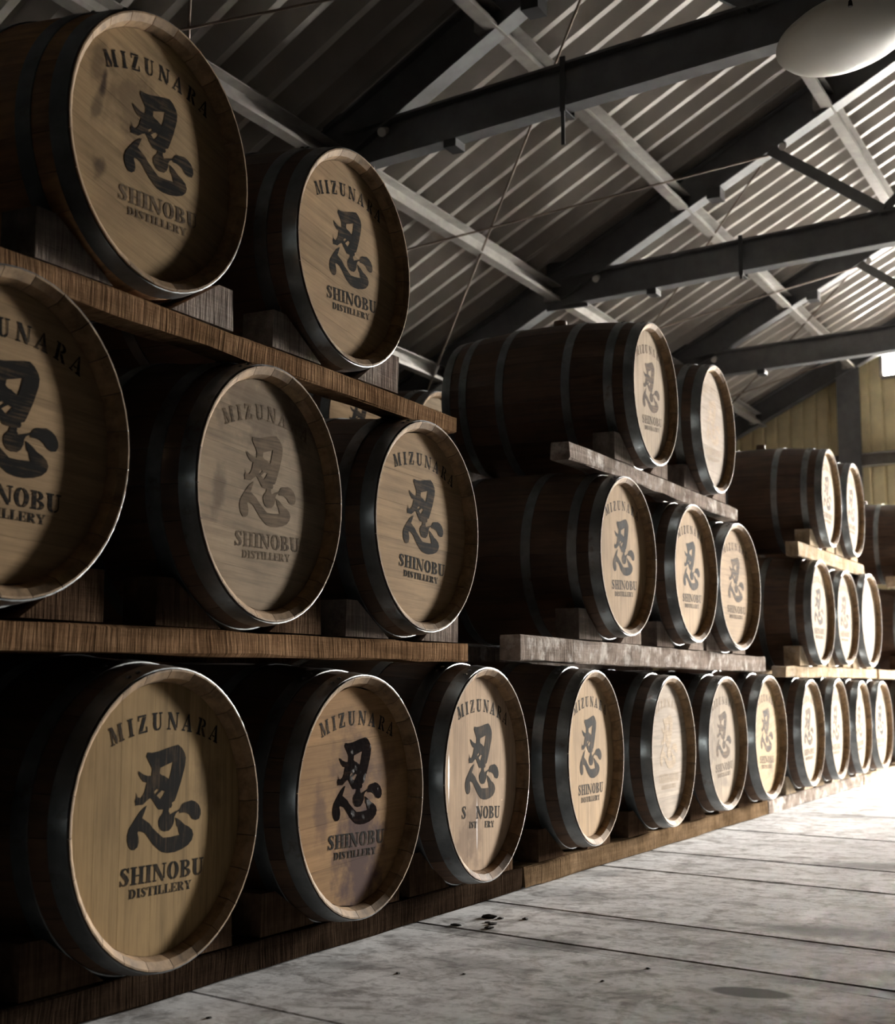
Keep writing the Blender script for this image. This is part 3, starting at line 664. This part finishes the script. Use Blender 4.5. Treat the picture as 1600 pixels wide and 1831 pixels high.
EM1=[(-0.153,0.438),(-0.107,0.435),(-0.037,0.443),(0.034,0.459),(0.106,0.474),(0.168,0.484),(0.21,0.462),(0.246,0.424),(0.259,0.392),(0.254,0.341),(0.238,0.295),(0.215,0.231),(0.192,0.182),(0.169,0.133),(0.149,0.099),(0.121,0.09),(0.125,0.071),(0.114,0.056),(0.093,0.053),(0.09,0.032),(0.102,0.018),(0.099,0.012),(0.117,0.015),(0.153,0.026),(0.189,0.036),(0.214,0.046),(0.231,0.072),(0.261,0.084),(0.298,0.089),(0.339,0.095),(0.382,0.084),(0.421,0.061),(0.446,0.025),(0.449,-0.008),(0.43,-0.039),(0.392,-0.045),(0.35,-0.032),(0.325,-0.005),(0.287,0.011),(0.249,0.016),(0.212,0.014),(0.208,0.028),(0.182,0.022),(0.167,0.012),(0.154,-0.008),(0.152,-0.04),(0.132,-0.074),(0.101,-0.097),(0.051,-0.1),(0.014,-0.089),(-0.01,-0.06),(-0.018,-0.024),(-0.001,0.002),(0.026,0.023),(0.035,0.049),(-0.022,0.053),(-0.06,0.091),(-0.09,0.124),(-0.111,0.134),(-0.145,0.118),(-0.185,0.093),(-0.266,0.091),(-0.258,0.1),(-0.268,0.12),(-0.254,0.146),(-0.263,0.183),(-0.243,0.145),(-0.212,0.137),(-0.189,0.155),(-0.17,0.181),(-0.158,0.22),(-0.149,0.238),(-0.187,0.244),(-0.216,0.267),(-0.244,0.304),(-0.241,0.317),(-0.19,0.293),(-0.148,0.282),(-0.106,0.281),(-0.101,0.33),(-0.131,0.367),(-0.166,0.412)]
EH1=[(0.119,0.368),(-0.016,0.331),(-0.021,0.295),(0.001,0.281),(0.03,0.275),(0.082,0.251),(0.101,0.3)]
EH2=[(-0.044,0.193),(-0.022,0.184),(-0.063,0.153),(-0.075,0.172)]
EH3=[(0.007,0.179),(0.044,0.171),(0.023,0.145),(-0.004,0.119),(-0.045,0.146)]
EM2=[(-0.143,0.087),(-0.159,0.056),(-0.187,0.005),(-0.152,-0.013),(-0.109,-0.035),(-0.079,-0.064),(-0.028,-0.099),(0.039,-0.14),(0.111,-0.141),(0.22,-0.133),(0.208,-0.112),(0.199,-0.084),(0.18,-0.069),(0.175,-0.041),(0.164,-0.013),(0.181,-0.019),(0.222,-0.037),(0.269,-0.068),(0.314,-0.083),(0.354,-0.108),(0.371,-0.142),(0.357,-0.178),(0.314,-0.211),(0.248,-0.233),(0.167,-0.247),(0.095,-0.247),(0.03,-0.235),(-0.014,-0.211),(-0.066,-0.176),(-0.11,-0.133),(-0.154,-0.094),(-0.189,-0.083),(-0.224,-0.078),(-0.23,-0.088),(-0.218,-0.12),(-0.214,-0.151),(-0.224,-0.181),(-0.257,-0.199),(-0.288,-0.195),(-0.316,-0.169),(-0.329,-0.137),(-0.332,-0.098),(-0.316,-0.056),(-0.281,-0.019),(-0.249,0.014),(-0.21,0.051),(-0.171,0.075)]
def emblem():
    v = []; f = []
    for loops in ([EM1, EH1, EH2, EH3], [EM2]):
        b = len(v); flat = [p for l in loops for p in l]; v += [(PX, u*R0, w*R0) for u, w in flat]
        f += [tuple(b+i for i in t) for t in tessellate_polygon([[Vector((u, w, 0)) for u, w in l] for l in loops])]
    me = mesh_from(v, f, 'brush_emblem', (INK['ink'],))
    bm = bmesh.new(); bm.from_mesh(me)
    for fc in bm.faces:
        if fc.normal.x < 0: fc.normal_flip()
    bm.to_mesh(me); bm.free(); return me
ME_EMB = emblem()

ZF = -0.096
def barrel(x, y, z, yaw, r, label, roll=0.0, bang=0.0, head='tan', ink='ink', cut=0, stave=None, chime=None, gap=False, noprint=False, bung=False, emb=None, spin=0.0, small=None, group='printed oak barrels stacked along the aisle'):
    s = r/R0; Rb = R0 + BG
    t = thing('barrel', label, 'barrel', (x, y, z + ZF - Rb*s), (0, 0, math.radians(yaw)), group)
    t.scale = (s, s, s); up = (0, 0, Rb)
    for i in range(NS):
        o = obj('stave', ME_STAVE, t, up, (spin + 2*PI*i/NS, 0, 0))
        if stave: o.material_slots[0].link = 'OBJECT'; o.material_slots[0].material = stave
        if chime and 9 <= i <= 15: o.material_slots[1].link = 'OBJECT'; o.material_slots[1].material = chime
    for k, me in enumerate(ME_HOOPS):
        h = obj('hoop', me, t, up, (spin*0.7 + 0.4*k, 0, 0))
        if k in (0, 1):
            u = sum(HOOPS[k])/2
            for da in (0.0, 0.10):
                a = 0.30 + da - (spin*0.7 + 0.4*k); rr = rad(u) + 0.0034
                obj('rivet', ME_RIVET, h, (-u, -rr*math.sin(a), rr*math.cos(a)), (a, 0, 0))
    for me in ME_BOARDS[cut]: obj('head_board', me, t, up, (math.radians(bang), 0, 0), MH[head])
    obj('back_head', ME_BACK, t, up)
    if not noprint:
        ra = (math.radians(roll), 0, 0); u_ = up; m = INK[ink]
        obj('arched_lettering', ME_ARC, t, u_, ra, m)
        obj('brush_emblem', ME_EMB, t, u_, ra, INK[emb] if emb else m)
        obj('large_lettering', ME_BIG_GAP if gap else ME_BIG, t, u_, ra, INK[small] if small else m)
        obj('small_lettering', ME_SMALL_GAP if gap else ME_SMALL, t, u_, ra, INK[small] if small else m)
    if bung:
        obj('bung', ME_BUNG, t, (-L/2, 0, Rb + Rb - 0.001))
    return t
BAR = {
 'A0': (1.45, 0.46, 0, 0.280, dict(label='bottom row barrel just beyond the left edge of the picture', head='brown')),
 'A1': (2.192, 0.46, 0.1, 0.284, dict(label='large near barrel in the bottom row at lower left, yellowish head of upright boards', roll=-0.95, bang=90, head='yellow', ink='inkv', cut=1)),
 'A2': (2.91, 0.453, -0.7, 0.282, dict(label='bottom row barrel with a wet shiny black emblem and a dark reddish leak below it', roll=-1.2, bang=3, head='wet_red', cut=2, emb='wet')),
 'A3': (3.589, 0.468, 2.1, 0.292, dict(label='bottom row barrel dripping wet, letters missing from its lettering and a glistening lower rim', roll=-4, bang=90, head='wet_pale', ink='inkv', cut=0, gap=True, chime=M_CHIME_W)),
 'A4': (4.405, 0.477, 2.9, 0.283, dict(label='first bottom row barrel of the middle stack, crisp dark printing on pale upright boards', roll=-0.8, bang=90, head='tan', ink='inkv', cut=2)),
 'A5': (5.199, 0.466, 1.4, 0.279, dict(label='bottom row barrel with a bare pale head whose printing has washed off', bang=0, head='worn', ink='wash', cut=0)),
 'A6': (5.917, 0.47, -0.6, 0.276, dict(label='bottom row barrel with a greyish head and dim printing, right of the bare one', roll=2, bang=90, head='grey', ink='mid', cut=1)),
 'A7': (6.62, 0.472, -0.1, 0.283, dict(label='last bottom row barrel of the middle stack, golden tan head', roll=-2, bang=8, head='yellow', ink='mid', cut=0)),
 'A8': (7.451, 0.469, 0.5, 0.271, dict(label='first bottom row barrel of the far stack', roll=1, bang=90, head='pale', ink='mid', cut=0)),
 'A9': (8.103, 0.472, 1.5, 0.275, dict(label='second bottom row barrel of the far stack', roll=0, bang=0, head='pale', ink='mid', cut=1)),
 'A10': (8.756, 0.466, 1.6, 0.271, dict(label='third bottom row barrel of the far stack', roll=2, bang=90, head='pale', ink='mid', cut=2)),
 'A11': (9.398, 0.463, -0.7, 0.273, dict(label='bottom row barrel farthest right, cut by the right edge of the picture', roll=0, bang=20, head='pale', ink='ink', cut=0)),
 'A12': (10.45, 0.465, 0.3, 0.276, dict(label='bottom row barrel of the last stack beyond the right edge of the picture', head='pale')),
 'A13': (11.12, 0.465, 0.0, 0.276, dict(label='second bottom row barrel of the last stack beyond the right edge', head='tan')),
 'B1': (1.753, 1.142, -0.1, 0.285, dict(label='middle row barrel cut off by the left edge, printing half in view', roll=-1.1, bang=-3, head='tan', cut=0)),
 'B2': (2.521, 1.129, 0.8, 0.280, dict(label='middle row barrel with a grey weathered head and nearly worn off printing', roll=1.3, bang=-4, head='grey', ink='fade', cut=0)),
 'B3': (3.235, 1.13, -0.8, 0.276, dict(label='middle row barrel at the right end of the nearest stack, bold black emblem', roll=-2.9, bang=-2, head='tan', cut=2)),
 'B4': (4.741, 1.174, -0.2, 0.282, dict(label='first middle row barrel of the middle stack, its long dark side in view', roll=2.3, bang=90, head='tan', ink='inkv', cut=1)),
 'B5': (5.525, 1.168, -0.2, 0.277, dict(label='centre barrel of three in the middle row of the middle stack', roll=1, bang=90, head='tan', ink='inkv', cut=0)),
 'B6': (6.163, 1.153, -2.6, 0.279, dict(label='last middle row barrel of the middle stack, just above the beam end', roll=0, bang=0, head='tan', ink='mid', cut=2)),
 'B7': (7.773, 1.112, -0.2, 0.280, dict(label='first middle row barrel of the far stack, dark side in view', roll=0, bang=90, head='pale', ink='mid', cut=0)),
 'B8': (8.421, 1.111, -1.1, 0.270, dict(label='second middle row barrel of the far stack', roll=0, bang=0, head='pale', ink='mid', cut=1)),
 'B9': (9.122, 1.124, -1.0, 0.287, dict(label='third middle row barrel of the far stack, head washed white by the light', roll=0, bang=90, head='worn', ink='wash', cut=2)),  # bright light put into the colour of head and ink
 'B10': (10.78, 1.12, 0.0, 0.278, dict(label='middle row barrel of the last stack, a sliver at the right edge', head='pale')),
 'C1': (2.123, 1.766, -0.1, 0.275, dict(label='top row barrel at upper left with knotty stained head and smudged lower lettering', roll=2.2, bang=-14, head='stain', ink='ink', small='fade', cut=2, stave=M_STAVE_O)),
 'C2': (2.858, 1.754, 0.4, 0.265, dict(label='top row barrel right of the upper left one, clean tan head with crisp black emblem', roll=3.8, bang=-8, head='tan', ink='ink', cut=1)),
 'C3': (5.068, 1.825, 1.2, 0.272, dict(label='top row barrel of the middle stack lying with its whole dark side in view', roll=4.7, bang=90, head='pale', ink='mid', cut=0, bung=True)),
 'C4': (5.875, 1.821, 1.1, 0.275, dict(label='last top row barrel of the middle stack, printing worn to a smudge', roll=3, bang=0, head='worn', ink='wash', cut=1, bung=True)),
 'C5': (8.078, 1.779, 1.2, 0.276, dict(label='first top row barrel of the far stack, in front of the yellow wall', roll=0, bang=90, head='pale', ink='mid', cut=0, bung=True)),
 'C6': (8.742, 1.784, 0.8, 0.282, dict(label='last top row barrel of the far stack, thin bright head', roll=0, bang=0, head='pale', ink='mid', cut=2, bung=True)),
 'C7': (11.05, 1.79, 0.0, 0.278, dict(label='top row barrel of the last stack, dark side at the right edge', head='pale', bung=True)),
}
for i, (k, (y, z, yaw, r, kw)) in enumerate(BAR.items()):
    barrel(0.0, y, z, yaw, r, spin=0.13*i + 0.05, **kw)
# second row behind, seen only through the gap between the stacks
BX = -1.3
barrel(BX, 5.05, 1.80, 0, 0.278, 'barrel of the back row glimpsed under the upper beam of the nearest stack', head='tan', spin=0.3, group='barrels of the back row')
barrel(BX, 5.78, 1.81, 0, 0.280, 'barrel of the back row, part of its pale head peeping left of the middle stack', head='pale', spin=0.1, group='barrels of the back row')
rk = thing('barrel_rack', 'dark timber rack carrying the back row barrels, hidden in shadow', 'rack', (BX, 5.4, 0))
for xx in (-0.16, -0.70):
    MB().box(xx-0.05, xx+0.05, -0.85, 0.85, 1.31, 1.39).build('rack_beam', M_BEAM, rk)
    for yy_ in (-0.78, 0.0, 0.78): MB().box(xx-0.045, xx+0.045, yy_-0.045, yy_+0.045, 0, 1.31).build('rack_post', M_BEAM, rk)

# ------------------------------------------------------------------ beams, rails and chocks
def timber(name, mat, label, y0, y1, x0, x1, zb0, zt0, zb1, zt1, seed, cat='beam', group='timber beams under the barrels', rough=0.0032):
    rr = random.Random(seed); n = max(6, int((y1-y0)/0.14)); v = []; f = []
    for i in range(n+1):
        t = i/n; y = t*(y1-y0); zb = zb0+(zb1-zb0)*t; zt = zt0+(zt1-zt0)*t
        for (x, z, sx, sz) in ((x0, zb, 1, 1), (x1, zb, -1, 1), (x1, zt, -1, -1), (x0, zt, 1, -1)):
            for c in ((0, 1) if True else (0,)):
                # a small chamfer at every arris
                ch = 0.004
                a = (x + (sx*ch if c == 0 else 0), z + (0 if c == 0 else sz*ch))
                v.append((a[0] - x0 + abs(rr.gauss(0, rough))*sx, y, a[1] + abs(rr.gauss(0, rough))*sz))
    order = [0, 2, 3, 5, 4, 6, 7, 1]
    for i in range(n):
        for k in range(8):
            a, b = order[k], order[(k+1) % 8]; f.append((8*i+a, 8*i+b, 8*i+8+b, 8*i+8+a))
    f.append(tuple(order)); f.append(tuple(8*n+q for q in reversed(order)))
    o = obj(name, fix_normals(mesh_from(v, f, name, (mat,))), None, (x0, y0, ZF)); tag(o, label, cat, group); return o
BEAMS = [  # label, mat, y0, y1, front x, zb0, zt0, zb1, zt1
 ('brown sawn beam under the top row of the nearest stack', M_BEAM, 1.2, 3.475, -0.045, 1.424, 1.479, 1.416, 1.471),
 ('long brown sawn beam under the middle row of the nearest stack', M_BEAM, 1.1, 3.60, -0.07, 0.768, 0.830, 0.776, 0.832),
 ('weathered grey beam under the top row of the middle stack', M_BEAM_G, 4.34, 6.35, -0.06, 1.471, 1.537, 1.466, 1.530),
 ('weathered grey beam with white stains under the middle row of the middle stack', M_BEAM_G, 3.955, 6.80, -0.07, 0.787, 0.872, 0.776, 0.854),
 ('bright pale beam under the top row of the far stack', M_BEAM_W, 7.50, 9.25, -0.06, 1.402, 1.486, 1.404, 1.485),
 ('pale beam under the middle row of the far stack', M_BEAM_W, 7.16, 9.52, -0.06, 0.755, 0.816, 0.757, 0.822),
 ('bright beam under the middle row of the last stack, at the right edge', M_BEAM_W, 9.60, 11.7, -0.06, 0.755, 0.820, 0.755, 0.820),
 ('bright beam under the top row of the last stack, at the right edge', M_BEAM_W, 10.35, 11.7, -0.06, 1.410, 1.490, 1.410, 1.490),
]
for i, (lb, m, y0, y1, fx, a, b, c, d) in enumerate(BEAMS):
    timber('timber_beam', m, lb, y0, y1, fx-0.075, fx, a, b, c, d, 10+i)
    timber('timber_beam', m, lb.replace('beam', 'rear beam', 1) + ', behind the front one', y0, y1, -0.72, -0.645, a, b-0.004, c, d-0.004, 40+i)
RAILS = [('shade-darkened brown rail on the floor under the nearest stack', M_RAIL_D, 0.9, 3.97), ('brown rail on the floor under the middle stack', M_RAIL, 3.985, 6.80),
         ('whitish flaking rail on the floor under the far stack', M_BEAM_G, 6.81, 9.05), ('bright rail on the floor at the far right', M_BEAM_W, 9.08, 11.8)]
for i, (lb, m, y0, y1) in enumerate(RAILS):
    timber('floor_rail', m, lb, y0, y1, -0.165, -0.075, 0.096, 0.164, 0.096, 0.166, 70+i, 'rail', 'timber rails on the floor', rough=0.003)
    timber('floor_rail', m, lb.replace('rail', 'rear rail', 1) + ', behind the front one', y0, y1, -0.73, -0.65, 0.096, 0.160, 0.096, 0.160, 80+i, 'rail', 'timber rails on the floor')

def chock_mesh(k):
    h = 0.092 + 0.006*k
    return MB().prism([(0.090, 0.0), (0.25, h), (0.30+0.004*k, h), (0.304, 0.0)], -0.085, 0.0).mesh('chock', (M_CHOCK,))
ME_CHOCK = [chock_mesh(k) for k in range(3)]
ME_CHOCK_L = []
for me in ME_CHOCK:
    c = me.copy()
    for v_ in c.vertices: v_.co.y = -v_.co.y
    c.flip_normals(); ME_CHOCK_L.append(c)
cinfo = {}
def level_z(key, y):
    row = key[0]
    if row == 'A': return 0.165, -0.08
    best = None
    for (lb, m, y0, y1, fx, a, b, c, d) in BEAMS:
        top = ('top row' in lb)
        if (row == 'C') == top and y0 - 0.05 <= y <= y1 + 0.05:
            t = (y-y0)/(y1-y0); best = (b+(d-b)*t, fx-0.004)
    return best
NICK = {'A1': 'large bottom left barrel', 'A2': 'bottom barrel with the wet emblem', 'A3': 'dripping bottom row barrel', 'A4': 'first bottom barrel of middle stack', 'A5': 'bare pale bottom barrel',
 'A6': 'greyish bottom barrel', 'A7': 'last bottom barrel of middle stack', 'A8': 'first bottom barrel of far stack', 'A9': 'second bottom barrel of far stack', 'A10': 'third bottom barrel of far stack', 'A11': 'bottom barrel farthest right',
 'B1': 'middle row barrel at left edge', 'B2': 'middle row barrel with worn printing', 'B3': 'right end middle barrel, nearest stack', 'B4': 'first middle row barrel, middle stack', 'B5': 'second middle row barrel, middle stack', 'B6': 'third middle row barrel, middle stack',
 'B7': 'first middle row barrel, far stack', 'B8': 'second middle row barrel, far stack', 'B9': 'third middle row barrel, far stack', 'B10': 'middle row barrel, last stack', 'C1': 'top barrel at upper left', 'C2': 'top barrel with crisp emblem',
 'C3': 'top barrel showing its whole side', 'C4': 'smudged top barrel of middle stack', 'C5': 'first top barrel of far stack', 'C6': 'last top barrel of far stack', 'C7': 'top barrel of last stack'}
ci = 0
for k, (y, z, yaw, r, kw) in BAR.items():
    if k in ('A0', 'A12', 'A13'): continue
    for side in (1, -1):
        yy_ = y + side*0.27
        lz = level_z(k, yy_)
        if lz is None: continue
        zt, fx = lz; me = (ME_CHOCK if side == 1 else ME_CHOCK_L)[ci % 3]; ci += 1
        s = r/R0
        o = obj('wedge_chock', me, None, (fx, y, zt + ZF + 0.001), (0, 0, 0))
        o.scale = (1, s*(0.985 if k in ('B5', 'B6', 'A8', 'A9', 'A10', 'A11') else 1.0), s)
        nearw = ('M' if False else '')
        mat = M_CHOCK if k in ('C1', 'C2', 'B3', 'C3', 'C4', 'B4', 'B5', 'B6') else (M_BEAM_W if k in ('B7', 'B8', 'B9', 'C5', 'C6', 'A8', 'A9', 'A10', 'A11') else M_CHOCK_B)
        o.material_slots[0].link = 'OBJECT'; o.material_slots[0].material = mat
        nm = NICK[k]
        tag(o, 'wooden wedge on the %s of the %s' % ('right' if side == 1 else 'left', nm), 'chock', 'wedge chocks beside the barrels')

# ------------------------------------------------------------------ hanging lamp
lp = thing('pendant_lamp', 'unlit white flattened round lamp hanging at the upper right corner', 'lamp', (0.935, 4.2, 2.605))
lp.rotation_euler = (math.radians(0), math.radians(-13), 0)
v = []; f = []; n = 40
prof = [(0.0, -0.075), (0.06, -0.072), (0.12, -0.062), (0.17, -0.045), (0.205, -0.024), (0.224, 0.0), (0.22, 0.012), (0.19, 0.032), (0.14, 0.052), (0.08, 0.066), (0.0, 0.07)]
for i in range(n):
    t = 2*PI*i/n; v += [(r*math.cos(t), r*math.sin(t), z) for r, z in prof]
m_ = len(prof)
for i in range(n):
    for k in range(m_-1): f.append((i*m_+k, ((i+1) % n)*m_+k, ((i+1) % n)*m_+k+1, i*m_+k+1))
me = mesh_from(v, f, 'lamp_shade', (M_LAMP,)); bm = bmesh.new(); bm.from_mesh(me); bmesh.ops.remove_doubles(bm, verts=bm.verts, dist=1e-5); bmesh.ops.recalc_face_normals(bm, faces=bm.faces); bm.to_mesh(me); bm.free()
me.polygons.foreach_set('use_smooth', [True]*len(me.polygons))
obj('lamp_shade', me, lp)
MB().cyl((0, 0, 0.065), (0, 0, 0.12), 0.035, 0.022, 14).build('lamp_cap', M_STEEL, lp, sharp=0.6)
MB().cyl((0, 0, 0.115), (0.40, 0.0, 1.75), 0.004, n=8).build('lamp_cord', M_CORD, lp)
pc = thing('pull_cord', 'thin dark pull cord with a small knob hanging in front of the white lamp', 'cord', (1.02, 3.80, 2.50))
MB().cyl((0, 0, 0), (0.012, 0.0, 0.35), 0.003, n=8).cyl((0.012, 0, 0.35), (0.012, 0, 1.85), 0.003, n=8).build('cord', M_CORD, pc)
MB().cyl((0, 0, -0.008), (0, 0, 0.008), 0.007, 0.005, 10).build('knob', M_CORD, pc, sharp=0.6)

# ------------------------------------------------------------------ crumbs on the floor
CL = ['largest dark crumb of dirt on the floor before the dripping barrel', 'small crumb right beside the largest dark crumb', 'dark crumb left of the cluster, nearer the rail', 'middle crumb of the dark cluster on the floor', 'nearest crumb of the dark cluster on the floor', 'tiny crumb inside the dark cluster on the floor', 'crumb at the right of the dark cluster',
 'lone dark crumb at the bottom edge, lower left floor', 'lone speck on the floor below the wet emblem barrel', 'lone speck at the bottom centre of the floor', 'speck on the floor left of the round oil stain', 'speck on the floor by the second joint line']
def clod(x, y, s, sd):
    rr = random.Random(sd); bm = bmesh.new(); bmesh.ops.create_icosphere(bm, subdivisions=1, radius=1)
    for v_ in bm.verts: v_.co *= 0.7 + 0.6*rr.random()
    for v_ in bm.verts: v_.co = Vector((v_.co.x*s*(0.8+rr.random()*0.1), v_.co.y*s, max(-0.2, v_.co.z)*s*0.35))
    me = bpy.data.meshes.new('dirt_crumb'); bm.to_mesh(me); bm.free(); me.materials.append(M_CLOD)
    zmin = min(q.co.z for q in me.vertices)
    o = obj('dirt_crumb', me, None, (x, y, -zmin), (0, 0, rr.random()*3)); tag(o, CL[sd], 'debris', 'dark crumbs on the floor')
for i, (x, y, s) in enumerate([(0.052, 3.47, 0.024), (0.085, 3.47, 0.012), (0.03, 3.32, 0.016), (0.105, 3.38, 0.015), (0.125, 3.32, 0.016), (0.085, 3.40, 0.010), (0.15, 3.49, 0.012), (0.09, 2.20, 0.009), (0.20, 2.72, 0.007), (0.33, 2.78, 0.006), (0.62, 2.85, 0.006), (0.66, 3.02, 0.007)]):
    clod(x, y, s, i)
